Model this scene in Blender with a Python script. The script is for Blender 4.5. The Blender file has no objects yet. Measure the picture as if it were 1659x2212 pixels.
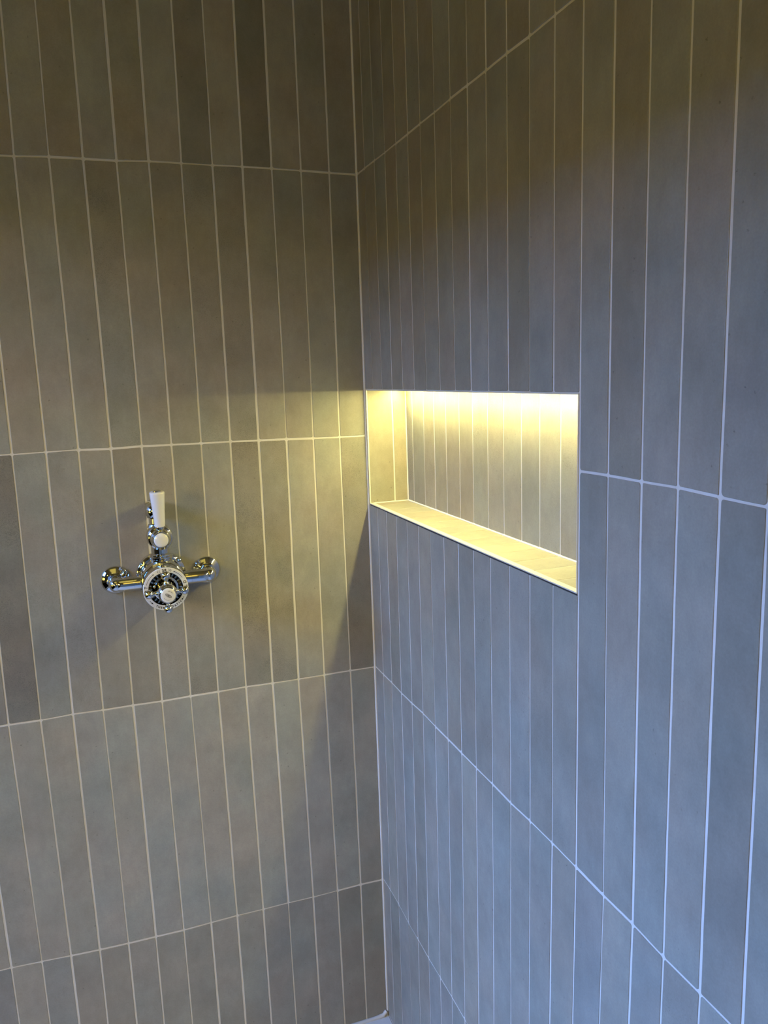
import bpy, bmesh, math, random
from mathutils import Vector, Matrix, noise

random.seed(7)
S = bpy.context.scene
COL = S.collection
PI = math.pi

# ------------------------------------------------------------------ camera, light, exposure
cam_d = bpy.data.cameras.new('camera')
cam = bpy.data.objects.new('camera', cam_d)
COL.objects.link(cam)
cam.location = (-0.509814, -1.530437, -0.384537)
cam.rotation_mode = 'XYZ'
cam.rotation_euler = (1.3986645, 0.0333832, -0.3461479)
cam_d.sensor_fit = 'VERTICAL'
cam_d.sensor_height = 24.0
cam_d.lens = 1700.69 * 24.0 / 2212.0
cam_d.clip_start = 0.01
S.camera = cam

S.view_settings.view_transform = 'Standard'
S.view_settings.look = 'None'
S.view_settings.exposure = 0.0
S.view_settings.gamma = 1.0
S.view_settings.use_curve_mapping = False
S.cycles.max_bounces = 10
S.cycles.diffuse_bounces = 6
S.cycles.glossy_bounces = 5
S.cycles.sample_clamp_indirect = 4.0
S.cycles.use_denoising = True

W_ = bpy.data.worlds.new('world')
S.world = W_
W_.use_nodes = True
W_.node_tree.nodes['Background'].inputs[0].default_value = (0.5, 0.6, 0.8, 1)
W_.node_tree.nodes['Background'].inputs[1].default_value = 0.0

LED_STRENGTH = 136.0          # diffuser of the strip under the niche top
LED_COLOR = (1.0, 0.87, 0.32)
SKY_STRENGTH = 37.0           # daylight behind the high frosted window of the room beyond the shower opening
SKY_COLOR = (0.12, 0.355, 1.0)
WARM = (1.0, 0.72, 0.12)

def fill_light(name, loc, rot, sx, sy, radiance, col):
    """an unseen warm area light, added as fill"""
    d = bpy.data.lights.new(name, 'AREA'); d.shape = 'RECTANGLE'; d.size = sx; d.size_y = sy
    d.energy = radiance * math.pi * sx * sy; d.color = col
    o = bpy.data.objects.new(name, d); COL.objects.link(o)
    o.location = loc; o.rotation_euler = rot
    return o
fill_light('bathroom_lamp', (-3.6, -4.5, .5), (0, -math.pi/2, 0), .9, 3.0, 20.0, WARM)  # added fill out of view, warms the right wall through the side opening
fill_light('doorway_lamp', (-3.6, -1.2, -.7), (0, -math.pi/2, 0), .6, 1.2, 4.0, WARM)  # added fill, low warm glow through the opening, not a known lamp
fill_light('fill_rear', (-.36, -2.33, .2), (math.pi/2, 0, 0), .68, .8, 1.35, WARM)  # added fill behind the camera, stands for no known fixture
fill_light('ceiling_lamp', (-.80, -1.05, .61), (0, 0, 0), .9, .9, .60, (1.0, .76, .14))  # added overhead fill to warm the upper walls

TILE = (0.297, 0.284, 0.236)
GROUT = (0.70, 0.67, 0.62)

FLOOR_Z = -1.856
CEIL_Z = 0.62
ROOM_X = -1.42
ROOM_Y = -2.35

# ------------------------------------------------------------------ materials
def new_mat(name):
    m = bpy.data.materials.new(name)
    m.use_nodes = True
    nt = m.node_tree
    return m, nt, nt.nodes['Principled BSDF']

def simple(name, col, rough=0.5, metal=0.0, coat=0.0, bump=0.0, scale=60.0):
    m, nt, b = new_mat(name)
    b.inputs['Base Color'].default_value = (*col, 1)
    b.inputs['Roughness'].default_value = rough
    b.inputs['Metallic'].default_value = metal
    b.inputs['Coat Weight'].default_value = coat
    b.inputs['Coat Roughness'].default_value = 0.03
    tc = nt.nodes.new('ShaderNodeTexCoord')
    n = nt.nodes.new('ShaderNodeTexNoise')
    n.inputs['Scale'].default_value = scale
    n.inputs['Detail'].default_value = 4
    nt.links.new(tc.outputs['Object'], n.inputs['Vector'])
    mr = nt.nodes.new('ShaderNodeMapRange')
    mr.inputs['To Min'].default_value = max(0.0, rough * 0.85)
    mr.inputs['To Max'].default_value = min(1.0, rough * 1.15)
    nt.links.new(n.outputs['Fac'], mr.inputs['Value'])
    nt.links.new(mr.outputs['Result'], b.inputs['Roughness'])
    if bump:
        bp = nt.nodes.new('ShaderNodeBump')
        bp.inputs['Strength'].default_value = bump
        bp.inputs['Distance'].default_value = 0.001
        nt.links.new(n.outputs['Fac'], bp.inputs['Height'])
        nt.links.new(bp.outputs['Normal'], b.inputs['Normal'])
    return m

def emitter(name, col, strength):
    m, nt, b = new_mat(name)
    b.inputs['Base Color'].default_value = (0.8, 0.8, 0.8, 1)
    b.inputs['Emission Color'].default_value = (*col, 1)
    b.inputs['Emission Strength'].default_value = strength
    return m

def tile_material():
    m, nt, b = new_mat('greige_porcelain_tile')
    N = nt.nodes; L = nt.links
    tone = N.new('ShaderNodeAttribute'); tone.attribute_name = 'tone'
    seed = N.new('ShaderNodeAttribute'); seed.attribute_name = 'seed'
    tc = N.new('ShaderNodeTexCoord')
    add = N.new('ShaderNodeVectorMath'); add.operation = 'ADD'
    L.new(tc.outputs['Object'], add.inputs[0]); L.new(seed.outputs['Vector'], add.inputs[1])
    # cloudy shade inside each tile
    n1 = N.new('ShaderNodeTexNoise'); n1.inputs['Scale'].default_value = 11; n1.inputs['Detail'].default_value = 5
    n1.inputs['Roughness'].default_value = 0.6
    L.new(add.outputs[0], n1.inputs['Vector'])
    r1 = N.new('ShaderNodeMapRange'); r1.inputs['From Min'].default_value = 0.3; r1.inputs['From Max'].default_value = 0.7
    r1.inputs['To Min'].default_value = 0.86; r1.inputs['To Max'].default_value = 1.12
    L.new(n1.outputs['Fac'], r1.inputs['Value'])
    # fine grain
    n2 = N.new('ShaderNodeTexNoise'); n2.inputs['Scale'].default_value = 420; n2.inputs['Detail'].default_value = 3
    L.new(add.outputs[0], n2.inputs['Vector'])
    r2 = N.new('ShaderNodeMapRange'); r2.inputs['From Min'].default_value = 0.3; r2.inputs['From Max'].default_value = 0.7
    r2.inputs['To Min'].default_value = 0.95; r2.inputs['To Max'].default_value = 1.05
    L.new(n2.outputs['Fac'], r2.inputs['Value'])
    # dark cement specks, gathered in patches (amount = tone alpha)
    n3 = N.new('ShaderNodeTexNoise'); n3.inputs['Scale'].default_value = 800; n3.inputs['Detail'].default_value = 2
    n3.inputs['Roughness'].default_value = 0.65
    L.new(add.outputs[0], n3.inputs['Vector'])
    n4 = N.new('ShaderNodeTexNoise'); n4.inputs['Scale'].default_value = 14; n4.inputs['Detail'].default_value = 3
    L.new(add.outputs[0], n4.inputs['Vector'])
    thr = N.new('ShaderNodeMath'); thr.operation = 'MULTIPLY_ADD'      # noise + patch*amount
    L.new(n4.outputs['Fac'], thr.inputs[0]); L.new(tone.outputs['Alpha'], thr.inputs[1]); L.new(n3.outputs['Fac'], thr.inputs[2])
    r3 = N.new('ShaderNodeMapRange'); r3.inputs['From Min'].default_value = 0.79; r3.inputs['From Max'].default_value = 0.92
    r3.inputs['To Min'].default_value = 1.0; r3.inputs['To Max'].default_value = 0.72
    L.new(thr.outputs[0], r3.inputs['Value'])
    m1 = N.new('ShaderNodeMath'); m1.operation = 'MULTIPLY'
    L.new(r1.outputs[0], m1.inputs[0]); L.new(r2.outputs[0], m1.inputs[1])
    # mid-size blotches, a little stretched along the tile
    mp = N.new('ShaderNodeMapping'); mp.inputs['Scale'].default_value = (1, 1, .45)
    L.new(add.outputs[0], mp.inputs['Vector'])
    n7 = N.new('ShaderNodeTexNoise'); n7.inputs['Scale'].default_value = 75; n7.inputs['Detail'].default_value = 6; n7.inputs['Roughness'].default_value = .7
    L.new(mp.outputs[0], n7.inputs['Vector'])
    r7 = N.new('ShaderNodeMapRange'); r7.inputs['From Min'].default_value = 0.3; r7.inputs['From Max'].default_value = 0.7
    r7.inputs['To Min'].default_value = 0.93; r7.inputs['To Max'].default_value = 1.06
    L.new(n7.outputs['Fac'], r7.inputs['Value'])
    m3 = N.new('ShaderNodeMath'); m3.operation = 'MULTIPLY'
    L.new(m1.outputs[0], m3.inputs[0]); L.new(r7.outputs[0], m3.inputs[1])
    m2 = N.new('ShaderNodeMath'); m2.operation = 'MULTIPLY'
    L.new(m3.outputs[0], m2.inputs[0]); L.new(r3.outputs[0], m2.inputs[1])
    # sparse single pits
    vo = N.new('ShaderNodeTexVoronoi'); vo.inputs['Scale'].default_value = 62
    wv = N.new('ShaderNodeVectorMath'); wv.operation = 'MULTIPLY_ADD'; wv.inputs[1].default_value = (.006, .006, .006)
    L.new(n3.outputs['Color'], wv.inputs[0]); L.new(add.outputs[0], wv.inputs[2]); L.new(wv.outputs[0], vo.inputs['Vector'])
    sx = N.new('ShaderNodeSeparateColor'); L.new(vo.outputs['Color'], sx.inputs[0])
    pick = N.new('ShaderNodeMapRange'); pick.inputs['From Min'].default_value = 0.0; pick.inputs['From Max'].default_value = 1.0
    pick.inputs['To Min'].default_value = -0.03; pick.inputs['To Max'].default_value = 0.07
    L.new(sx.outputs[0], pick.inputs['Value'])
    sub = N.new('ShaderNodeMath'); sub.operation = 'SUBTRACT'
    L.new(vo.outputs['Distance'], sub.inputs[0]); L.new(pick.outputs[0], sub.inputs[1])
    rp = N.new('ShaderNodeMapRange'); rp.inputs['From Min'].default_value = 0.0; rp.inputs['From Max'].default_value = 0.04
    rp.inputs['To Min'].default_value = 0.62; rp.inputs['To Max'].default_value = 1.0
    L.new(sub.outputs[0], rp.inputs['Value'])
    m4 = N.new('ShaderNodeMath'); m4.operation = 'MULTIPLY'
    L.new(m2.outputs[0], m4.inputs[0]); L.new(rp.outputs[0], m4.inputs[1]); m2 = m4
    base = N.new('ShaderNodeVectorMath'); base.operation = 'MULTIPLY'
    base.inputs[1].default_value = TILE
    L.new(tone.outputs['Vector'], base.inputs[0])
    sc = N.new('ShaderNodeVectorMath'); sc.operation = 'SCALE'
    L.new(base.outputs[0], sc.inputs[0]); L.new(m2.outputs[0], sc.inputs['Scale'])
    # slow brownish / greenish drift
    n5 = N.new('ShaderNodeTexNoise'); n5.inputs['Scale'].default_value = 6; n5.inputs['Detail'].default_value = 2
    L.new(add.outputs[0], n5.inputs['Vector'])
    cr = N.new('ShaderNodeValToRGB')
    cr.color_ramp.elements[0].position = 0.35; cr.color_ramp.elements[0].color = (1.05, 0.985, 0.955, 1)
    cr.color_ramp.elements[1].position = 0.65; cr.color_ramp.elements[1].color = (0.97, 1.01, 1.02, 1)
    L.new(n5.outputs['Fac'], cr.inputs['Fac'])
    mu = N.new('ShaderNodeVectorMath'); mu.operation = 'MULTIPLY'
    L.new(sc.outputs[0], mu.inputs[0]); L.new(cr.outputs['Color'], mu.inputs[1])
    L.new(mu.outputs[0], b.inputs['Base Color'])
    r4 = N.new('ShaderNodeMapRange'); r4.inputs['From Min'].default_value = 0.35; r4.inputs['From Max'].default_value = 0.65
    r4.inputs['To Min'].default_value = 0.36; r4.inputs['To Max'].default_value = 0.52
    L.new(n4.outputs['Fac'], r4.inputs['Value']); L.new(r4.outputs[0], b.inputs['Roughness'])
    b.inputs['Specular IOR Level'].default_value = 0.45
    # gentle hand-made undulation plus fine grain
    n6 = N.new('ShaderNodeTexNoise'); n6.inputs['Scale'].default_value = 38; n6.inputs['Detail'].default_value = 2
    L.new(add.outputs[0], n6.inputs['Vector'])
    b1 = N.new('ShaderNodeBump'); b1.inputs['Strength'].default_value = 0.22; b1.inputs['Distance'].default_value = 0.0016
    L.new(n6.outputs['Fac'], b1.inputs['Height'])
    b2 = N.new('ShaderNodeBump'); b2.inputs['Strength'].default_value = 0.12; b2.inputs['Distance'].default_value = 0.0004
    L.new(n3.outputs['Fac'], b2.inputs['Height']); L.new(b1.outputs['Normal'], b2.inputs['Normal'])
    L.new(b2.outputs['Normal'], b.inputs['Normal'])
    return m

M_TILE = tile_material()
M_GROUT = simple('pale_grout', GROUT, 0.85, bump=0.3, scale=500)
M_GAP = simple('dark_gap', (0.03, 0.03, 0.03), 0.8)
M_TRIM = simple('cream_trim', (0.70, 0.66, 0.56), 0.35)
M_SEAL = simple('white_sealant', (0.62, 0.61, 0.58), 0.35)
M_CHROME = simple('chrome', (0.66, 0.66, 0.65), 0.05, metal=1.0)
M_PORC = simple('white_porcelain', (0.78, 0.76, 0.72), 0.18, coat=0.6)
M_INK = simple('black_ink', (0.015, 0.015, 0.015), 0.4)
M_PLASTER = simple('painted_plaster', (0.26, 0.215, 0.14), 0.8, bump=0.2, scale=200)
M_CEIL = simple('ceiling_paint', (0.62, 0.50, 0.16), 0.8)
M_DARKCHROME = simple('dark_chrome', (0.05, 0.05, 0.052), 0.12, metal=1.0)
M_TRAY = simple('pale_stone_tray', (0.66, 0.66, 0.65), 0.5, bump=0.2, scale=150)
M_FRAME = simple('white_window_frame', (0.7, 0.7, 0.7), 0.4)
M_LED = emitter('led_diffuser', LED_COLOR, LED_STRENGTH)
M_SKY = emitter('frosted_daylight_pane', SKY_COLOR, SKY_STRENGTH)

# ------------------------------------------------------------------ generic builders
def link_mesh(name, verts, faces, mats, mi=None, parent=None, smooth=False, tone=None, seed=None):
    me = bpy.data.meshes.new(name)
    me.from_pydata([tuple(v) for v in verts], [], faces)
    for m in mats: me.materials.append(m)
    if mi: me.polygons.foreach_set('material_index', mi)
    if tone:
        a = me.attributes.new('tone', 'FLOAT_COLOR', 'FACE')
        a.data.foreach_set('color', [c for t in tone for c in t])
        a = me.attributes.new('seed', 'FLOAT_VECTOR', 'FACE')
        a.data.foreach_set('vector', [c for t in seed for c in t])
    if smooth:
        me.polygons.foreach_set('use_smooth', [True] * len(me.polygons))
        me.update()
        try: me.set_sharp_from_angle(angle=math.radians(38))
        except Exception: pass
    me.update()
    o = bpy.data.objects.new(name, me)
    COL.objects.link(o)
    if parent: o.parent = parent
    return o

def struct(o):
    o['kind'] = 'structure'
    return o

class Shape:
    """collects plain geometry for one mesh"""
    def __init__(s): s.v = []; s.f = []; s.mi = []
    def add(s, vs, fs, mi=0):
        b = len(s.v); s.v += [Vector(v) for v in vs]
        for f in fs: s.f.append([b + i for i in f]); s.mi.append(mi)
    def box(s, a, b, mi=0):
        x0, y0, z0 = a; x1, y1, z1 = b
        x0, x1 = sorted((x0, x1)); y0, y1 = sorted((y0, y1)); z0, z1 = sorted((z0, z1))
        s.add([(x0,y0,z0),(x1,y0,z0),(x1,y1,z0),(x0,y1,z0),(x0,y0,z1),(x1,y0,z1),(x1,y1,z1),(x0,y1,z1)],
              [(0,3,2,1),(4,5,6,7),(0,1,5,4),(1,2,6,5),(2,3,7,6),(3,0,4,7)], mi)
    def lathe(s, prof, origin, axis, n=64, mi=0, closed=True):
        """prof: list of (along, radius) from origin along axis"""
        axis = Vector(axis).normalized(); origin = Vector(origin)
        t = Vector((0,0,1)) if abs(axis.z) < 0.9 else Vector((1,0,0))
        e1 = axis.cross(t).normalized(); e2 = axis.cross(e1)
        vs = []; fs = []
        for (h, r) in prof:
            for i in range(n):
                a = 2*PI*i/n
                vs.append(origin + axis*h + (e1*math.cos(a) + e2*math.sin(a))*max(r, 1e-5))
        for j in range(len(prof)-1):
            for i in range(n):
                a, b = j*n+i, j*n+(i+1) % n
                fs.append((a, b, b+n, a+n))
        if closed:
            fs.append(tuple(range(n-1, -1, -1)))
            fs.append(tuple(range((len(prof)-1)*n, len(prof)*n)))
        s.add(vs, fs, mi)
    def sphere(s, c, r, n=32, m=16, sc=(1,1,1), mi=0):
        c = Vector(c); vs = []; fs = []
        for j in range(m+1):
            th = PI*j/m
            for i in range(n):
                a = 2*PI*i/n
                vs.append(c + Vector((r*sc[0]*math.sin(th)*math.cos(a), r*sc[1]*math.sin(th)*math.sin(a), r*sc[2]*math.cos(th))))
        for j in range(m):
            for i in range(n):
                a, b = j*n+i, j*n+(i+1) % n
                fs.append((a, a+n, b+n, b))
        s.add(vs, fs, mi)
    def sweep(s, pts, radii, n=40, mi=0):
        pts = [Vector(p) for p in pts]; vs = []; fs = []
        t0 = (pts[1]-pts[0]).normalized()
        up = Vector((0,0,1)) if abs(t0.z) < 0.9 else Vector((1,0,0))
        e1 = t0.cross(up).normalized()
        for k, p in enumerate(pts):
            t = (pts[min(k+1, len(pts)-1)] - pts[max(k-1, 0)]).normalized()
            e1 = (e1 - t*e1.dot(t)).normalized(); e2 = t.cross(e1)
            for i in range(n):
                a = 2*PI*i/n
                vs.append(p + (e1*math.cos(a) + e2*math.sin(a))*radii[k])
        for j in range(len(pts)-1):
            for i in range(n):
                a, b = j*n+i, j*n+(i+1) % n
                fs.append((a, b, b+n, a+n))
        fs.append(tuple(range(n-1, -1, -1))); fs.append(tuple(range((len(pts)-1)*n, len(pts)*n)))
        s.add(vs, fs, mi)
    def build(s, name, mat, parent=None, smooth=True):
        mats = mat if isinstance(mat, list) else [mat]
        o = link_mesh(name, s.v, s.f, mats, s.mi, parent, smooth)
        bm = bmesh.new(); bm.from_mesh(o.data)
        bmesh.ops.remove_doubles(bm, verts=bm.verts, dist=1e-6)
        bmesh.ops.recalc_face_normals(bm, faces=bm.faces)
        bm.to_mesh(o.data); bm.free()
        return o

# ------------------------------------------------------------------ tiled surfaces
class Tiling:
    """long narrow tiles standing proud of a grout bed; U,V in the surface, N towards the room"""
    def __init__(s, O, U, V, N):
        s.O = Vector(O); s.U = Vector(U); s.V = Vector(V); s.N = Vector(N)
        s.v = []; s.f = []; s.mi = []; s.tone = []; s.seed = []
        s.flip = s.U.cross(s.V).dot(s.N) < 0
    def P(s, u, v, n=0.0): return s.O + s.U*u + s.V*v + s.N*n
    def face(s, idx, mi, tone=(1,1,1,0), seed=(0,0,0)):
        s.f.append(tuple(reversed(idx)) if s.flip else tuple(idx)); s.mi.append(mi); s.tone.append(tone); s.seed.append(seed)
    def bed(s, u0, u1, v0, v1, n=-0.0010, mi=1):
        b = len(s.v); s.v += [s.P(u0,v0,n), s.P(u1,v0,n), s.P(u1,v1,n), s.P(u0,v1,n)]
        s.face((b,b+1,b+2,b+3), mi)
    def tile(s, quad, tone, gaps=(.0015,.0015,.0015,.0015), rad=None):
        """quad: (u,v) at bottom-left, bottom-right, top-right, top-left of the cell; gaps bottom,right,top,left"""
        bl, br, tr, tl = [Vector((q[0], q[1])) for q in quad]
        rnd = random.Random(hash((round(bl.x,4), round(bl.y,4), round(s.O.x,3), round(s.N.x,2))))
        gb, gr, gt, gl = gaps
        W = (br-bl).length; H = (tl-bl).length
        if W < 0.006 or H < 0.006: return
        def pt(a, b):   # a,b in metres from the bottom-left
            fa, fb = a/W, b/H
            return bl*(1-fa)*(1-fb) + br*fa*(1-fb) + tr*fa*fb + tl*(1-fa)*fb
        so = Vector((rnd.random()*50, rnd.random()*50, rnd.random()*50))
        def wob(a, b, k):
            return (noise.noise(Vector((a*9, b*9, k)) + so)*0.00055 + noise.noise(Vector((a*60, b*60, k+5)) + so)*0.00028)
        corners = [(gl, gb), (W-gr, gb), (W-gr, H-gt), (gl, H-gt)]
        rr = [min(rad if rad is not None else rnd.uniform(.0012, .0034), W/4, H/4) for _ in range(4)]
        ring = []
        nlong = max(2, int(H/0.022)); nsh = 4
        def side(p, q, r0, r1, nn, kx, ky, k):
            d = Vector(q)-Vector(p); l = d.length; d /= l
            for i in range(nn+1):
                t = r0 + (l-r0-r1)*i/nn
                a, b = Vector(p)+d*t
                w = wob(a, b, k)
                ring.append((a+kx*w, b+ky*w))
        def arc(c, cx, cy, r, a0):
            for i in (1, 2, 3):
                a = a0 + (PI/2)*i/4
                ring.append((cx+r*math.cos(a), cy+r*math.sin(a)))
        side(corners[0], corners[1], rr[0], rr[1], nsh, 0, 1, 1)
        arc(1, W-gr-rr[1], gb+rr[1], rr[1], -PI/2)
        side(corners[1], corners[2], rr[1], rr[2], nlong, 1, 0, 2)
        arc(2, W-gr-rr[2], H-gt-rr[2], rr[2], 0)
        side(corners[2], corners[3], rr[2], rr[3], nsh, 0, 1, 3)
        arc(3, gl+rr[3], H-gt-rr[3], rr[3], PI/2)
        side(corners[3], corners[0], rr[3], rr[0], nlong, 1, 0, 4)
        arc(0, gl+rr[0], gb+rr[0], rr[0], PI)
        lip = rnd.uniform(-.00015, .00015)
        tu = rnd.uniform(-.003, .003); tv = rnd.uniform(-.0006, .0006)
        cxm, cym = W/2, H/2
        n = len(ring); b0 = len(s.v)
        def lift(a, b): return lip + (a-cxm)*tu + (b-cym)*tv
        levels = ((0.0, -0.0016), (0.0, -0.00055), (0.00022, -0.00018), (0.0007, 0.0))
        for ins, dep in levels:
            for (a, b) in ring:
                aa = a + (ins if a < cxm else -ins)*min(1, abs(a-cxm)/(cxm)*1.0)
                bb = b + (ins if b < cym else -ins)*min(1, abs(b-cym)/(cym)*1.0)
                q = pt(aa, bb)
                s.v.append(s.P(q.x, q.y, dep + (lift(aa, bb) if dep > -.0015 else 0)))
        sd = (so.x*0.37, so.y*0.37, so.z*0.37)
        for k in range(3):
            for i in range(n):
                a, b = b0+k*n+i, b0+k*n+(i+1) % n
                s.face((a, b, b+n, a+n), 0, tone, sd)
        s.face(tuple(range(b0+3*n, b0+4*n)), 0, tone, sd)
    def build(s, name, parent=None, extra=()):
        return link_mesh(name, s.v, s.f, [M_TILE, M_GROUT, M_GAP] + list(extra), s.mi, parent, False, s.tone, s.seed)

def tone_of(rnd, lum=None, hue=None, speck=None):
    l = rnd.gauss(1.0, 0.045) if lum is None else lum
    l = max(0.88, min(1.1, l)) if lum is None else l
    h = rnd.choice([-1, -0.5, 0, 0, 0.5, 1]) if hue is None else hue      # +brown, -green/grey
    sp = rnd.choice([0.05, 0.15, 0.25, 0.35]) if speck is None else speck
    return (l*(1+0.030*h), l, l*(1-0.045*h), sp)

# measured joint crossings (mm from the corner, mm from the first course line)
GL = {0: {0: (1.3, -0.9), 1: (55.8, -0.3), 2: (111.1, 0.8), 3: (166.9, 1.8), 4: (221.8, 2.2), 5: (276.2, 1.8), 6: (331.3, 2.4), 7: (387.8, 2.6), 8: (442.1, 0.4), 9: (497.1, 0.7), 10: (551.9, 1.0), 11: (606.3, -1.1)}, 1: {0: (2.5, -505.0), 1: (56.9, -504.7), 2: (111.9, -503.9), 3: (166.5, -502.4), 4: (221.9, -502.0), 5: (276.9, -500.8), 6: (332.3, -500.9), 7: (387.3, -500.3), 8: (440.9, -499.7), 9: (495.4, -501.1), 10: (551.6, -499.6), 11: (606.1, -500.0), 12: (661.4, -500.8)}, 2: {0: (0.9, -1002.4), 1: (56.1, -1002.0), 2: (113.5, -1001.7), 3: (169.1, -1001.8), 4: (223.7, -1001.4), 5: (278.5, -999.8), 6: (334.4, -1000.6), 7: (388.8, -1000.7), 8: (444.2, -1001.5), 9: (498.4, -1000.2), 10: (553.4, -1000.1), 11: (607.7, -998.7), 12: (664.3, -1000.2), 13: (719.3, -999.1)}, 3: {0: (-0.2, -1508.4), 1: (53.4, -1506.7), 2: (107.5, -1507.4), 3: (163.0, -1507.8), 4: (218.6, -1506.4), 5: (273.6, -1506.0), 6: (329.3, -1504.8), 7: (384.2, -1505.8), 8: (440.1, -1506.9), 9: (496.2, -1505.7), 10: (549.9, -1504.4), 11: (604.9, -1502.4), 12: (658.5, -1499.4), 13: (711.6, -1495.8), 14: (765.8, -1492.5)}}
GR = {0: {1: (45.9, -0.3), 2: (101.2, -0.3), 3: (157.7, -1.3), 4: (211.7, -0.9), 5: (266.0, -0.8), 6: (318.4, -0.6), 7: (374.3, -0.9), 8: (431.2, 0.3), 9: (486.7, -0.1), 10: (542.2, -0.5), 11: (597.9, -0.2), 12: (653.0, -1.3), 13: (707.6, -0.7)}, 1: {14: (762.7, -500.1), 15: (817.2, -499.1), 16: (873.7, -499.4), 17: (927.1, -499.0), 18: (981.9, -501.1), 19: (1035.3, -502.2)}, 2: {1: (51.7, -1001.0), 2: (102.0, -1000.7), 3: (155.3, -1002.0), 4: (211.8, -1001.3), 5: (266.6, -998.9), 6: (322.4, -1000.3), 7: (377.2, -1000.4), 8: (431.0, -1000.7), 9: (484.6, -1000.7), 10: (539.5, -1000.6), 11: (596.0, -1001.4), 12: (650.7, -999.2), 13: (707.8, -998.3), 14: (762.9, -999.0), 15: (820.6, -999.8), 16: (875.4, -999.0), 17: (927.0, -1001.4), 18: (981.3, -1000.9)}, 3: {2: (99.0, -1503.5), 3: (155.4, -1507.9), 4: (207.5, -1507.7), 5: (262.9, -1509.2), 6: (318.6, -1507.5), 7: (370.5, -1506.6), 8: (424.6, -1507.1)}}


TOPL = [0, 1.015, 2.006, 2.99, 3.98, 4.98, 5.923, 6.987, 7.995, 8.965, 9.924, 10.86]
TOPR = [0, .80, 1.76, 2.79, 3.78, 4.78, 5.79, 6.79, 7.84, 8.83, 9.83, 10.81, 11.86, 12.85, 13.86, 14.86, 15.84, 16.82, 17.81]
MOD = 0.0550
ZL = [0.500, 0.0, -0.502, -1.001, -1.506, FLOOR_Z]

def cross_pt(side, r, k):
    """world (u,z) of joint k on course line r (0 = top line out of frame ... 5 = floor)"""
    G = GL if side == 'L' else GR
    T = TOPL if side == 'L' else TOPR
    off = 0.0 if side == 'L' else 0.151
    if k == 0:
        z = ZL[r]
        if 1 <= r <= 4 and 0 in G.get(r-1, {}): z = G[r-1][0][1]/1000
        return (0.0, z)
    if r == 0:
        u = (T[k] if k < len(T) else k-off)*MOD
        return (u, ZL[0])
    if r == 5:
        a, b = cross_pt(side, 3, k), cross_pt(side, 4, k)
        return (b[0] + (b[0]-a[0])*0.4, ZL[5])
    g = G[r-1]
    if k in g: return (g[k][0]/1000, g[k][1]/1000)
    ks = sorted(g)
    if side == 'R' and r == 2:
        a, b = cross_pt(side, 1, k), cross_pt(side, 3, k)
        z = -0.5035 if k < 14 else -0.5015
        return ((a[0]+b[0])/2, z)
    if k > ks[-1]:
        kk = ks[-1]
        return (g[kk][0]/1000 + (k-kk)*MOD, g[kk][1]/1000)
    kk = ks[0]
    return (g[kk][0]/1000 - (kk-k)*MOD + (0.001 if k else 0), g[kk][1]/1000)

_gap = {}
def half_gap(*key):
    if key not in _gap:
        r = random.Random(hash(tuple(hash(x) if not isinstance(x, str) else sum(map(ord, x))*31 for x in key)))
        _gap[key] = r.uniform(.0012, .0022)
    return _gap[key]

def clip_cell(c, z0=None, z1=None):
    """c = [bl, br, tr, tl]; cut the cell at heights z0/z1 along its side edges"""
    bl, br, tr, tl = c
    def at(p, q, z): t = (z-p[1])/(q[1]-p[1]); return (p[0]+(q[0]-p[0])*t, z)
    if z0 is not None: bl2, br2 = at(bl, tl, z0), at(br, tr, z0)
    else: bl2, br2 = bl, br
    if z1 is not None: tl2, tr2 = at(bl, tl, z1), at(br, tr, z1)
    else: tl2, tr2 = tl, tr
    return [bl2, br2, tr2, tl2]

# niche in wall_right
NY0, NY1 = -0.0075, -0.7605       # its two ends
NZ0, NZ1 = -0.6450, -0.4130       # sill, top
ND = 0.0850                       # depth

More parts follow.
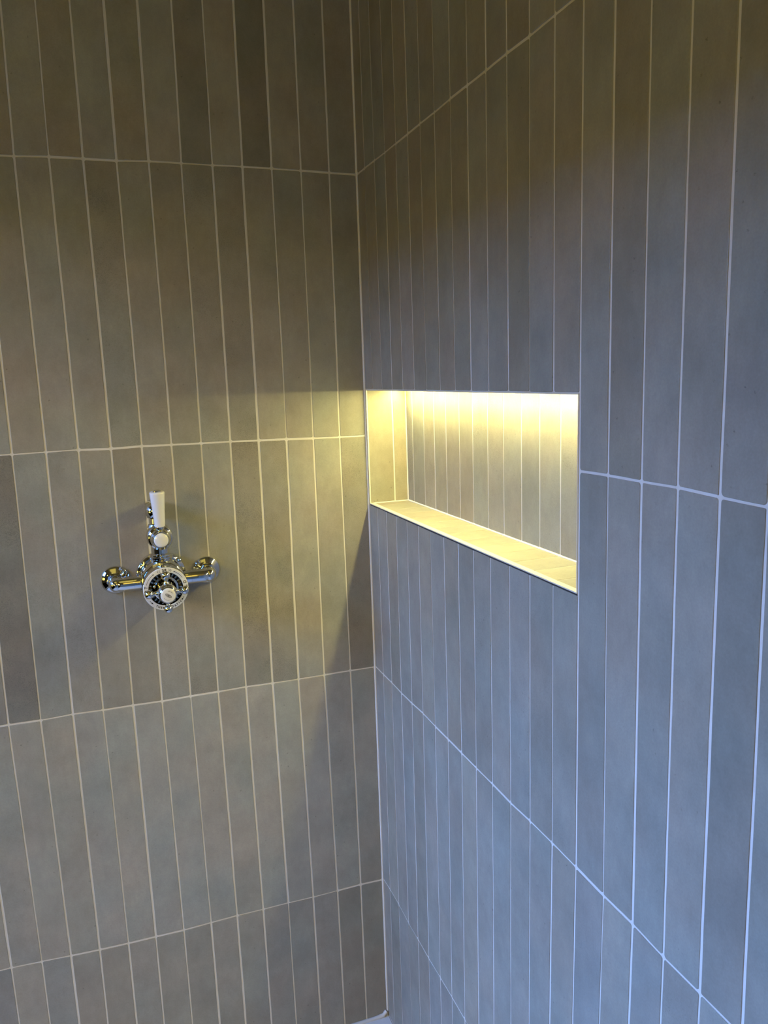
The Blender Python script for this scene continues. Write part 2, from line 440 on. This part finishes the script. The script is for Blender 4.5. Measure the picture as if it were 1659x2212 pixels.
# per-tile shade notes read from the photograph: (course, column): (lum, hue, specks)
NOTE_L = {
 (0,0):(.93,.5,.1),(0,1):(.95,0,.1),(0,2):(1.04,0,.1),(0,3):(.72,.2,.1),(0,4):(1.10,.2,.1),(0,5):(.78,-.2,.1),(0,6):(1.08,-.5,.1),(0,7):(.95,1,.1),(0,8):(1.08,-.6,.1),(0,9):(.95,1,.1),(0,10):(1.06,-.5,.1),(0,11):(.95,1,.1),
 (1,0):(.90,.3,.2),(1,1):(1.03,0,.3),(1,2):(.98,0,.2),(1,3):(1.02,.5,.2),(1,4):(.93,.3,.5),(1,5):(.97,.3,.4),(1,6):(.93,1,.2),(1,7):(1.0,.2,.2),(1,8):(.94,.2,.45),(1,9):(1.0,.4,.2),(1,10):(1.03,-.3,.2),(1,11):(.94,1,.2),(1,12):(1.0,0,.3),
 (2,0):(.90,.2,.50),(2,1):(1.06,0,.2),(2,2):(1.08,0,.15),(2,3):(.95,.3,.55),(2,4):(.88,.8,.55),(2,5):(1.04,-.4,.3),(2,6):(.94,.8,.5),(2,7):(.97,-.3,.4),(2,8):(.92,1,.4),(2,9):(.98,.6,.3),(2,10):(1.04,-.6,.4),(2,11):(1.0,0,.4),(2,12):(.74,.8,.5),(2,13):(.95,0,.4),
 (3,0):(.95,0,.1),(3,1):(.97,0,.1),(3,2):(1.02,0,.2),(3,3):(1.03,0,.2),(3,4):(1.02,-.4,.1),(3,5):(1.0,0,.1),(3,6):(1.02,-.5,.1),(3,7):(1.0,-.6,.1),(3,8):(1.03,-.8,.1),(3,9):(.99,0,.1),(3,10):(1.0,-.5,.1),(3,11):(.96,.6,.1),(3,12):(1.0,.3,.1),
 (4,0):(.90,.5,.1),(4,1):(.86,.7,.1),(4,2):(.96,-.3,.1),(4,3):(.95,.2,.1),(4,4):(.95,0,.1),(4,5):(.97,.2,.1),(4,6):(.99,.2,.1),(4,7):(.96,.4,.1),(4,8):(.97,.5,.1),(4,9):(.98,0,.1),(4,10):(.95,.8,.1),(4,11):(.98,.4,.1),
}
NOTE_R = {
 (0,3):(.93,.5,.1),(0,8):(.97,.8,.1),(0,11):(.93,.8,.1),(0,12):(1.05,-.6,.1),
 (1,1):(1.0,.3,.1),(1,3):(.94,.4,.1),(1,4):(1.05,-.5,.1),(1,5):(.92,.8,.1),(1,6):(.97,.9,.1),(1,7):(.96,.9,.1),(1,8):(.95,.7,.3),(1,9):(1.05,-.4,.1),(1,10):(1.0,-.2,.1),(1,11):(.92,.9,.2),(1,12):(1.03,-.5,.1),(1,13):(1.02,.2,.1),(1,14):(1.03,0,.1),(1,15):(.90,.8,.25),(1,16):(1.03,-.3,.15),(1,17):(.98,.1,.2),(1,18):(.92,-.2,.15),
 (2,14):(.95,-.3,.25),(2,15):(1.04,0,.25),(2,16):(.98,-.2,.15),(2,17):(1.03,0,.15),(2,18):(.86,0,.2),(2,19):(.97,0,.2),
 (2,4):(.96,0,.3),(2,8):(.92,.2,.35),(2,9):(.94,.2,.35),(2,10):(1.03,0,.2),(2,12):(.93,0,.35),(2,13):(1.0,0,.35),
}

def wall_tiles(side, T, ncol):
    notes = NOTE_L if side == 'L' else NOTE_R
    for r in range(5):
        for k in range(ncol):
            rnd = random.Random(1000*r + 17*k + (5 if side == 'L' else 900))
            nt_ = notes.get((r, k))
            tone = tone_of(rnd, *(nt_ or ()))
            if side == 'L':
                m_ = (1.02, 1.0, .96, 1.09, 1.0)[r]; tone = (tone[0]*m_, tone[1]*m_, tone[2]*m_, tone[3])
            cell = [cross_pt(side, r+1, k), cross_pt(side, r+1, k+1), cross_pt(side, r, k+1), cross_pt(side, r, k)]
            gl = 0.0032 if k == 0 else half_gap(side, 'v', k, r)
            gaps = [half_gap(side, 'h', k//2, r+1), half_gap(side, 'v', k+1, r), half_gap(side, 'h', k//2, r), gl]
            if r == 4: gaps[0] = 0.004
            if side == 'R' and k < 14 and r in (1, 2):
                if r == 1: cell = clip_cell(cell, z0=NZ1); gaps[0] = 0.0022
                else: cell = clip_cell(cell, z1=NZ0); gaps[2] = 0.0030
            if side == 'R' and k == 14 and r in (1, 2):
                gaps[3] = 0.0022
                if r == 1: cell[0] = (max(cell[0][0], -NY1), cell[0][1])
                else: cell[3] = (max(cell[3][0], -NY1), cell[3][1])
            T.tile(cell, tone, gaps)

# wall_left: the tiled wall that carries the valve (plane y = 0)
T = Tiling((0,0,0), (-1,0,0), (0,0,1), (0,-1,0))
NCL = 25
wall_tiles('L', T, NCL)
UL = -ROOM_X
T.bed(0, UL, FLOOR_Z-0.02, CEIL_Z)
wl = struct(T.build('wall_left'))
sh = Shape(); sh.box((ROOM_X, 0.0016, FLOOR_Z-.1), (0.25, 0.12, CEIL_Z)); back = sh.build('wall_backing', M_PLASTER, wl, False)

# wall_right: the tiled wall with the lit niche (plane x = 0)
T = Tiling((0,0,0), (0,-1,0), (0,0,1), (-1,0,0))
NCR = 42
wall_tiles('R', T, NCR)
UR = -ROOM_Y
T.bed(0, UR, NZ1, CEIL_Z); T.bed(0, UR, FLOOR_Z-0.02, NZ0)
T.bed(0, -NY0, NZ0, NZ1); T.bed(-NY1, UR, NZ0, NZ1)
T.bed(-NY0, -NY1+.001, NZ0-0.0034, NZ0, n=-0.0003, mi=2)      # thin open joint under the sill trim
wr = struct(T.build('wall_right'))
sh = Shape()
b0, b1 = 0.0016, 0.25
sh.box((b0, ROOM_Y, NZ1+.012), (b1, 0.0, CEIL_Z)); sh.box((b0, ROOM_Y, FLOOR_Z-.1), (b1, 0.0, NZ0-.012))
sh.box((b0, ROOM_Y, NZ0-.012), (b1, NY1-.012, NZ1+.012)); sh.box((ND+.012, NY1-.012, NZ0-.012), (b1, 0, NZ1+.012))
sh.build('wall_backing', M_PLASTER, wr, False)

JN = [-0.0075, -0.0408, -0.0998, -0.1506, -0.2049, -0.2616, -0.3157, -0.3709, -0.4248, -0.4809, -0.5342, -0.5896, -0.6450, -0.7000, NY1]
JN[1] = -0.0405
def strip_tiles(T, js, v0, v1, seed, end=(.0012, .0012), lumr=0.05, g=.0013, spk=.3):
    for i in range(len(js)-1):
        rnd = random.Random(seed*100+i)
        tone = tone_of(rnd, 1+rnd.uniform(-lumr, lumr), rnd.choice([-.6,0,.5]), rnd.uniform(.1, spk))
        gl = g*rnd.uniform(.7, 1.25); gr = g*rnd.uniform(.7, 1.25)
        T.tile([(js[i], v0), (js[i+1], v0), (js[i+1], v1), (js[i], v1)], tone, (end[0], gr, end[1], gl), rad=.0012)
# niche back
T = Tiling((ND,0,0), (0,-1,0), (0,0,1), (-1,0,0))
strip_tiles(T, [-j for j in JN], NZ0, NZ1, 3, (.0020, .0008), .07, .0014, .5)
T.bed(-NY0-.002, -NY1+.002, NZ0-.002, NZ1+.002, n=-.0007)
T.build('niche_back', wr)
# niche left end
T = Tiling((0,NY0,0), (1,0,0), (0,0,1), (0,-1,0))
T.tile([(0.002, NZ0), (.0555, NZ0), (.0555, NZ1), (0.002, NZ1)], (1.05,1.02,.96,.1), (.0018,.0013,.0008,.0003), rad=.001)
T.tile([(.0555, NZ0), (ND, NZ0), (ND, NZ1), (.0555, NZ1)], (1.03,1.0,.95,.1), (.0018,.0012,.0008,.0013), rad=.001)
T.bed(0, ND, NZ0, NZ1, n=-.0007)
T.build('niche_end', wr)
# niche right end
T = Tiling((0,NY1,0), (1,0,0), (0,0,1), (0,1,0))
T.tile([(0.002, NZ0), (.0285, NZ0), (.0285, NZ1), (0.002, NZ1)], (1,1,.97,.2), (.0018,.0013,.0008,.0003), rad=.001)
T.tile([(.0285, NZ0), (ND, NZ0), (ND, NZ1), (.0285, NZ1)], (1.03,1.0,.95,.1), (.0018,.0012,.0008,.0013), rad=.001)
T.bed(0, ND, NZ0, NZ1, n=-.0007)
T.build('niche_end', wr)
# sill
T = Tiling((0,0,NZ0), (0,-1,0), (1,0,0), (0,0,1))
strip_tiles(T, [-j for j in JN], .0085, ND, 5, (.0012, .0016), .03, .0007, .1)
T.bed(-NY0, -NY1, 0, ND, n=-.0005)
T.build('niche_sill', wr)
# niche top with the slot that holds the light strip
T = Tiling((0,0,NZ1), (0,-1,0), (1,0,0), (0,0,-1))
strip_tiles(T, [-j for j in JN], .003, .0560, 6, (.0003, .0008), .03, .0012, .1)
T.tile([(-NY0, .0760), (-NY1, .0760), (-NY1, ND), (-NY0, ND)], (1,1,.97,.1), (.0008,.0012,.0012,.0012), rad=.001)
T.bed(-NY0, -NY1, 0, .0560, n=-.0007); T.bed(-NY0, -NY1, .0760, ND, n=-.0007)
T.build('niche_top', wr)

# thin cream edge trim round the niche
sh = Shape()
t = .0018
sh.box((-.0008, NY0, NZ0-.0004), (.0085, NY1, NZ0+.0012))          # sill
sh.box((-.0010, NY0, NZ1-.0006), (.0030, NY1, NZ1+.0014))          # head
sh.box((-.0006, NY0-.0003, NZ0-.0004), (.0022, NY0+.0012, NZ1+.0012))
sh.box((-.0006, NY1+.0002, NZ0-.0004), (.0022, NY1-.0010, NZ1+.0012))
sh.build('niche_trim', M_TRIM, wr, False)

# sealant in the corners
def bead(name, pts, r, parent, mat=M_SEAL, wobble=.0004):
    sh = Shape(); P2 = []; R2 = []
    for i in range(len(pts)-1):
        a, b = Vector(pts[i]), Vector(pts[i+1]); m = max(2, int((b-a).length/.012))
        for k in range(m + (1 if i == len(pts)-2 else 0)):
            p = a.lerp(b, k/m)
            w = Vector((noise.noise(p*37), noise.noise(p*37+Vector((9,9,9))), 0))*wobble
            P2.append(p+w); R2.append(r*(1+.25*noise.noise(p*22+Vector((3,1,7)))))
    sh.sweep(P2, R2, 12); return sh.build(name, mat, parent)
bead('corner_grout', [(-.0004, -.0006, FLOOR_Z+.012), (-.0004, -.0006, CEIL_Z)], .0026, wr, M_GROUT)
bead('niche_corner_bead', [(ND-.0002, NY0-.0002, NZ0+.001), (ND-.0002, NY0-.0002, NZ1)], .0016, wr, M_GROUT, .0002)
bead('niche_corner_bead', [(ND-.0002, NY0, NZ0+.0002), (ND-.0002, NY1, NZ0+.0002)], .0018, wr, M_GROUT, .0002)
bead('niche_corner_bead', [(.009, NY0-.0002, NZ0+.0002), (ND, NY0-.0002, NZ0+.0002)], .0014, wr, M_GROUT, .0002)

# ------------------------------------------------------------------ floor, ceiling, the unseen rest of the room
sh = Shape(); sh.box((ROOM_X-.12, ROOM_Y-.12, FLOOR_Z-.08), (-.0005, -.0005, FLOOR_Z))
fl = struct(sh.build('floor', M_TRAY, None, False))
bead('floor_sealant', [(-.004, -.002, FLOOR_Z+.012), (-.012, -.003, FLOOR_Z+.004), (-.03, -.002, FLOOR_Z+.001), (ROOM_X, -.002, FLOOR_Z+.001)], .0045, fl)
sh = Shape(); sh.box((ROOM_X-.12, ROOM_Y-.12, CEIL_Z), (.25, .12, CEIL_Z+.1))
ce = struct(sh.build('ceiling', M_CEIL, None, False))
sh = Shape(); sh.box((ROOM_X-.12, ROOM_Y-.12, FLOOR_Z), (.25, ROOM_Y, CEIL_Z))
struct(sh.build('wall_rear', M_PLASTER, None, False))
WY0, WY1, WZ0, WZ1 = -0.10, -2.25, -1.80, 0.0
sh = Shape()
x0, x1 = ROOM_X-.12, ROOM_X
sh.box((x0, ROOM_Y, FLOOR_Z), (x1, 0.12, WZ0)); sh.box((x0, ROOM_Y, WZ1), (x1, 0.12, CEIL_Z))
sh.box((x0, ROOM_Y, WZ0), (x1, WY1, WZ1)); sh.box((x0, WY0, WZ0), (x1, 0.12, WZ1))
struct(sh.build('wall_side', M_PLASTER, None, False))
# far wall of the room beyond, with its high frosted window
XF = -3.6
sh = Shape()
sh.box((XF-.15, -6.0, FLOOR_Z), (XF-.04, 2.6, .2)); sh.box((XF-.15, -6.0, 1.6), (XF-.04, 2.6, 2.6))
sh.box((XF-.15, -6.0, .2), (XF-.04, -1.5, 1.6)); sh.box((XF-.15, 1.0, .2), (XF-.04, 2.6, 1.6))
struct(sh.build('wall_far', M_PLASTER, None, False))
sh = Shape(); sh.box((XF-.012, -1.5, .2), (XF, 1.0, 1.6))
win = struct(sh.build('window_1', M_SKY, None, False))
sh = Shape()
for a, b in (((-1.54, .16), (-1.50, 1.64)), ((1.0, .16), (1.04, 1.64)), ((-1.50, .16), (1.0, .20)), ((-1.50, 1.60), (1.0, 1.64))):
    sh.box((XF-.04, a[0], a[1]), (XF+.02, b[0], b[1]))
sh.build('window_frame', M_FRAME, win, False)

# ------------------------------------------------------------------ things
def thing(name, label, cat, loc=(0,0,0)):
    o = bpy.data.objects.new(name, None); COL.objects.link(o)
    o.location = loc; o.empty_display_size = .05
    o['label'] = label; o['category'] = cat
    return o

# light strip in the niche top
strip = thing('light_strip', 'warm white light strip recessed under the top edge of the tiled niche', 'light strip', (0, 0, 0))
sh = Shape()
sh.box((.0563, NY0-.006, NZ1+.0006), (.0573, NY1+.006, NZ1+.010)); sh.box((.0747, NY0-.006, NZ1+.0006), (.0757, NY1+.006, NZ1+.010))
sh.box((.0563, NY0-.006, NZ1+.010), (.0757, NY1+.006, NZ1+.0112))
sh.build('profile', simple('brushed_aluminium', (.6,.6,.6), .35, metal=1.0), strip, False)
sh = Shape(); vs = []; nn = 18; EA, EB, ET = .0068, .0025, math.radians(25)
for y in (NY0-.016, NY1+.010):                             # shallow oval lens, turned a little towards the room
    for i in range(nn+1):
        a = PI*i/nn
        p, q = -EA*math.cos(a), -EB*math.sin(a)
        vs.append((.0662 + p*math.cos(ET) + q*math.sin(ET), y, NZ1 + .0012 + q*math.cos(ET) - p*math.sin(ET)))
sh.add(vs, [(i, i+1, i+nn+2, i+nn+1) for i in range(nn)] + [tuple(range(nn+1)), tuple(range(2*nn+1, nn, -1))])
sh.build('diffuser', M_LED, strip)


# ------------------------------------------------------------------ shower valve
VX, VZ = -0.4258, -0.7470
valve = thing('shower_valve', 'chrome exposed shower valve with white dial, cross handle and white lever on the tiled wall', 'shower valve', (VX, 0, VZ))
A = (0, -1, 0)                              # away from the wall
def VP(x, d, z): return (x, -d, z)          # local coordinates

sh = Shape()
sh.lathe([(.0005,.0465),(.006,.0465),(.0115,.0455),(.0135,.0430),(.0145,.0395)], (0,0,0), A, 72)
body_flange = sh.build('flange', M_CHROME, valve)
for (x, z) in ((-.0335, .0285), (.0345, .0290)):
    sh = Shape(); sh.lathe([(.010,.0050),(.0175,.0050),(.019,.0042)], VP(x,0,z), A, 6)
    sh.lathe([(.018,.0026),(.023,.0026),(.0238,.0018)], VP(x,0,z), A, 20); sh.build('screw', M_CHROME, valve, False)
sh = Shape()
sh.lathe([(.010,.0400),(.018,.0375),(.022,.0345),(.026,.0340),(.030,.0372),(.050,.0405),(.064,.0408),(.072,.0392),(.0735,.0370),(.077,.0366),(.0785,.0385),
          (.084,.0388),(.0855,.0368),(.0890,.0368),(.0905,.0392),(.1130,.0396),(.1150,.0390),(.1150,.0304),(.1000,.0304)], (0,0,0), A, 80)
body = sh.build('body', M_CHROME, valve)

# inlet elbows, arms, wall flanges
for sx, xe in ((-1, -.0830), (1, .0860)):
    sh = Shape()
    sh.lathe([(.0005,.0262),(.0035,.0266),(.0070,.0245),(.0100,.0185),(.0120,.0150),(.0135,.0145)], VP(xe,0,0), A, 56)
    sh.build('wall_flange', M_CHROME, valve)
    sh = Shape()
    sh.lathe([(.0120,.0165),(.0200,.0165),(.0215,.0150)], VP(xe,0,0), A, 6)
    sh.build('union_nut', M_CHROME, valve, False)
    sh = Shape()
    dd = .045; pts = [VP(xe,.016,0), VP(xe,.026,0)]
    for i in range(9):
        a = PI/2*i/8
        pts.append(VP(xe - sx*.012*(1-math.cos(a)), .033 + .012*math.sin(a), 0))
    pts += [VP(sx*.052, dd, 0), VP(sx*.0515, dd, 0)]
    sh.sweep(pts, [.0128]*(len(pts)-1) + [.0122], 44)
    sh.sphere(VP(xe-sx*.0005, dd-.0015, 0), .0131, 40, 24)
    sh.build('inlet_elbow', M_CHROME, valve)
    sh = Shape()
    sh.sweep([VP(sx*.0535,dd,0), VP(sx*.0530,dd,0), VP(sx*.0460,dd,0), VP(sx*.030,dd,0)], [.0118,.0126,.0126,.0115], 44)
    sh.build('inlet_collar', M_CHROME, valve)

# white dial with its lettering
sh = Shape()
sh.lathe([(.1135,.0392),(.1150,.0392),(.1160,.0386),(.1160,.0306),(.1150,.0300)], (0,0,0), A, 96, closed=False)
dial = sh.build('dial', M_PORC, valve)
sh = Shape()
sh.lathe([(.1155,.0302),(.1080,.0292),(.1050,.0285),(.1050,.0230)], (0,0,0), A, 96, closed=False)
for i in range(24):
    a = 2*PI*i/24
    c, s_ = math.cos(a), math.sin(a)
    e = Vector((c, 0, s_)); t_ = Vector((-s_, 0, c))
    vs = []
    for h in (.1052, .1112):
        for (r, w) in ((.0236, -.0011), (.0236, .0011), (.0286, .0013), (.0286, -.0013)):
            p = e*r + t_*w; vs.append((p.x, -h, p.z))
    sh.add(vs, [(0,1,2,3),(7,6,5,4),(0,4,5,1),(1,5,6,2),(2,6,7,3),(3,7,4,0)], 1)
sh.build('ribbed_recess', [M_DARKCHROME, M_CHROME], valve, False)

def glyph(ch, bold=.0):
    """flat mesh of one character, centred on its advance box, cap height ~ 1"""
    cu = bpy.data.curves.new('t', 'FONT'); cu.body = ch; cu.size = 1.4; cu.align_x = 'CENTER'; cu.offset = bold
    cu.resolution_u = 4
    o = bpy.data.objects.new('t', cu); COL.objects.link(o)
    dg = bpy.context.evaluated_depsgraph_get()
    me = bpy.data.meshes.new_from_object(o.evaluated_get(dg))
    vs = [v.co.copy() for v in me.vertices]; fs = [tuple(p.vertices) for p in me.polygons]
    bpy.data.objects.remove(o); bpy.data.curves.remove(cu); bpy.data.meshes.remove(me)
    return vs, fs

def ring_text(sh, chars, R, h, d, outward=True, bold=.02, sx=1.0):
    """chars: list of (character, angle in degrees); d = distance from wall"""
    for ch, ang in chars:
        vs, fs = glyph(ch, bold); a = math.radians(ang)
        e = Vector((math.cos(a), 0, math.sin(a))); tan = Vector((math.sin(a), 0, -math.cos(a)))   # clockwise
        up = e if outward else -e; rt = tan if outward else -tan
        out = []
        for v in vs:
            p = e*R + up*((v.y-.5)*h) + rt*(v.x*h*sx)
            out.append((p.x, -d, p.z))
        sh.add(out, fs)
def arc_line(sh, R, a0, a1, w, d, n=14):
    vs = []
    for i in range(n+1):
        a = math.radians(a0 + (a1-a0)*i/n)
        for r in (R-w/2, R+w/2): vs.append((r*math.cos(a), -d, r*math.sin(a)))
    sh.add(vs, [(2*i, 2*i+1, 2*i+3, 2*i+2) for i in range(n)])
def dot(sh, R, a, r, d, n=14):
    a = math.radians(a); c = (R*math.cos(a), R*math.sin(a))
    sh.add([(c[0]+r*math.cos(2*PI*i/n), -d, c[1]+r*math.sin(2*PI*i/n)) for i in range(n)], [tuple(range(n))])
def head(sh, R, a, dirn, L, w, d):
    a = math.radians(a); e = Vector((math.cos(a), 0, math.sin(a))); t_ = Vector((math.sin(a), 0, -math.cos(a)))*dirn
    c = e*R
    sh.add([tuple(c+t_*L+Vector((0,-d,0))), tuple(c+e*w+Vector((0,-d,0))), tuple(c-e*w+Vector((0,-d,0)))], [(0,1,2)])

sh = Shape(); d_ = .11612; R_ = .0345
ring_text(sh, [('3', 94.6), ('8', 87.8)], R_, .0050, d_, True, .06)
for s_ in (1, -1):                                         # double angle marks either side
    for off in (13.5, 18.5):
        a = math.radians(91.2 + s_*off)
        e = Vector((math.cos(a), 0, math.sin(a))); t_ = Vector((-math.sin(a), 0, math.cos(a)))*s_
        tip = e*R_ + t_*.0011
        for q in (1, -1):
            en = e*(R_ + q*.0026) - t_*.0007
            nrm = (en-tip).normalized().cross(Vector((0,1,0)))*.00042
            sh.add([tuple(p+Vector((0,-d_,0))) for p in (tip+nrm, tip-nrm, en-nrm*.8, en+nrm*.8)], [(0,1,2,3)])
arc_line(sh, R_, 162, 126, .0007, d_); head(sh, R_, 127, 1, .0030, .0013, d_)
arc_line(sh, R_, 31, 62, .0007, d_); head(sh, R_, 60, -1, .0030, .0013, d_)
ring_text(sh, [('H', 197), ('O', 183), ('T', 170)], R_, .0050, d_, True, .055)
ring_text(sh, [('C', -18), ('O', -8), ('L', 3.5), ('D', 16)], R_, .0050, d_, False, .055)
arc_line(sh, R_, 212, 222, .0008, d_); head(sh, R_, 221, -1, .0036, .0017, d_)
arc_line(sh, R_, -29, -38, .0008, d_); head(sh, R_, -37, 1, .0036, .0017, d_)
word = 'THERMOSTATIC'
ring_text(sh, [(c, 239.0 + 6.8*i) for i, c in enumerate(word)], R_, .0037, d_, False, .07, .95)
link = sh.build('dial_lettering', M_INK, dial, False)

# cross handle
sh = Shape()
sh.lathe([(.1045,.0240),(.1085,.0238),(.1110,.0222),(.1120,.0190),(.1180,.0178),(.1200,.0160),(.1290,.0150),(.1320,.0165),(.1480,.0168),(.1510,.0158),
          (.1530,.0142),(.1550,.0152),(.1600,.0148),(.1615,.0134)], (0,0,0), A, 64)
for ang in (90, 180, 270, 0):
    a = math.radians(ang + .6); e = Vector((math.cos(a), 0, math.sin(a)))
    pts = []; rr_ = []
    for r, w in ((.012,.0062),(.016,.0056),(.0175,.0046),(.0195,.0036),(.0215,.0034),(.0228,.0040),(.0236,.0052),(.0242,.0052),(.0248,.0040),(.0258,.0038)):
        p = e*r; pts.append((p.x, -.1400, p.z)); rr_.append(w)
    sh.sweep(pts, rr_, 24)
    p = e*.0304; sh.sphere((p.x, -.1400, p.z), .0078, 28, 18)
handle = sh.build('cross_handle', M_CHROME, valve)
sh = Shape(); sh.lathe([(.1600,.0128),(.1625,.0128),(.1636,.0118),(.1640,.0100)], (0,0,0), A, 48)
sh.build('handle_cap', M_PORC, handle)
# small mark on the cap: linked loops in a slanted oval, a word arc above, dashes below
sh = Shape(); dc = .16410; th = math.radians(-38)
def loop(cx, cy, rx, ry, w, n=32):
    vs = []
    for i in range(n):
        a = 2*PI*i/n
        for k in (-.5, .5):
            x = cx + (rx+k*w)*math.cos(a); y = cy + (ry+k*w)*math.sin(a)
            vs.append((x*math.cos(th)-y*math.sin(th)+.0004, -dc, x*math.sin(th)+y*math.cos(th)-.0002))
    sh.add(vs, [(2*i, 2*i+1, (2*i+3) % (2*n), (2*i+2) % (2*n)) for i in range(n)])
loop(0, 0, .0062, .0023, .0005); loop(-.0021, 0, .0030, .0015, .0004); loop(.0021, 0, .0030, .0015, .0004); loop(0, 0, .0018, .0013, .0004)
loop(-.0021, 0, .0020, .0007, .0004); loop(.0021, 0, .0020, .0007, .0004)
ring_text(sh, [(c, 76 - 13.5*i) for i, c in enumerate('BLAC')], .0080, .0017, dc, True, .04)
arc_line(sh, .0080, 92, 84, .0004, dc, 5); arc_line(sh, .0080, 24, 14, .0004, dc, 5)
for i in range(7):
    arc_line(sh, .0080, 205+12*i, 211+12*i, .0010 if i % 2 else .0007, dc, 3)
arc_line(sh, .0080, 292, 300, .0004, dc, 5)
sh.build('cap_emblem', M_INK, handle, False)

# riser, flow valve, lever, outlet
FZ = .0850                                   # height of the flow valve above the dial axis
sh = Shape()
sh.lathe([(.030,.0190),(.0425,.0190),(.0440,.0210),(.0470,.0212),(.0485,.0195),(.0510,.0195),(.0522,.0180),(.0535,.0158),(.0700,.0158)], VP(0,.050,0), (0,0,1), 56)
sh.build('riser', M_CHROME, valve)
sh = Shape()
sh.sphere(VP(0,.046,FZ), .0232, 48, 28)
sh.lathe([(.046,.0232),(.060,.0232),(.064,.0222),(.066,.0205),(.069,.0205),(.0705,.0218),(.0755,.0220),(.0775,.0205),(.079,.0180)], VP(0,0,FZ), A, 64)
flow = sh.build('flow_valve', M_CHROME, valve)
sh = Shape()
sh.lathe([(.077,.0182),(.082,.0185),(.0860,.0172),(.0885,.0150),(.0900,.0152),(.0935,.0148),(.0950,.0136)], VP(0,0,FZ), A, 56)
knob = sh.build('flow_knob', M_CHROME, valve)
sh = Shape(); sh.lathe([(.0940,.0128),(.0962,.0127),(.0978,.0112),(.0986,.0085),(.0990,.0045),(.0991,.0005)], VP(0,0,FZ), A, 44)
sh.build('knob_cap', M_PORC, knob)
lx, ld = .0000, .0840
def LV(h): return (lx + .0004 - h*.010, -(ld + h*.10), FZ + h)      # lever axis leans a little towards the room
sh = Shape()
sh.sweep([LV(.010), LV(.016), LV(.0185), LV(.0200), LV(.0225), LV(.0260)], [.0062,.0055,.0066,.0078,.0078,.0070], 32)
sh.build('lever_stem', M_CHROME, valve)
sh = Shape()
hs = [.0238,.0246,.0300,.0450,.0600,.0750,.0845,.0865,.0876,.0880]
rs = [.0082,.0091,.0095,.0104,.0114,.0125,.0132,.0130,.0120,.0100]
sh.sweep([LV(h) for h in hs], rs, 44)
lever = sh.build('lever', M_PORC, valve)
sh = Shape()
sh.sweep([LV(.0878), LV(.0882), LV(.0895), LV(.0902)], [.0062,.0072,.0070,.0055], 28)
sh.build('lever_tip', M_CHROME, lever)
sh = Shape(); od = .044; ox = -.0030
sh.lathe([(.0165,.0170),(.0215,.0150),(.0235,.0112),(.0320,.0108),(.0332,.0135),(.0345,.0155),(.0362,.0155),(.0372,.0140)], VP(ox,od,FZ), (0,0,1), 44)
pts = []; rr_ = []
sh.build('outlet_pipe', M_CHROME, valve)
sh = Shape()
prof = [(.0360,.0120),(.0372,.0160),(.0400,.0176),(.0440,.0184),(.0480,.0182),(.0520,.0170),(.0560,.0148),(.0595,.0115),(.0622,.0070),(.0632,.0020)]
sh.lathe(prof, VP(ox,od,FZ), (0,0,1), 48)
sh.sweep([VP(ox,od-.004,FZ+.046), VP(ox,.018,FZ+.046), VP(ox,.012,FZ+.046), VP(ox,.0005,FZ+.046)], [.0125,.0125,.0150,.0165], 40)
sh.build('outlet_elbow', M_CHROME, valve)
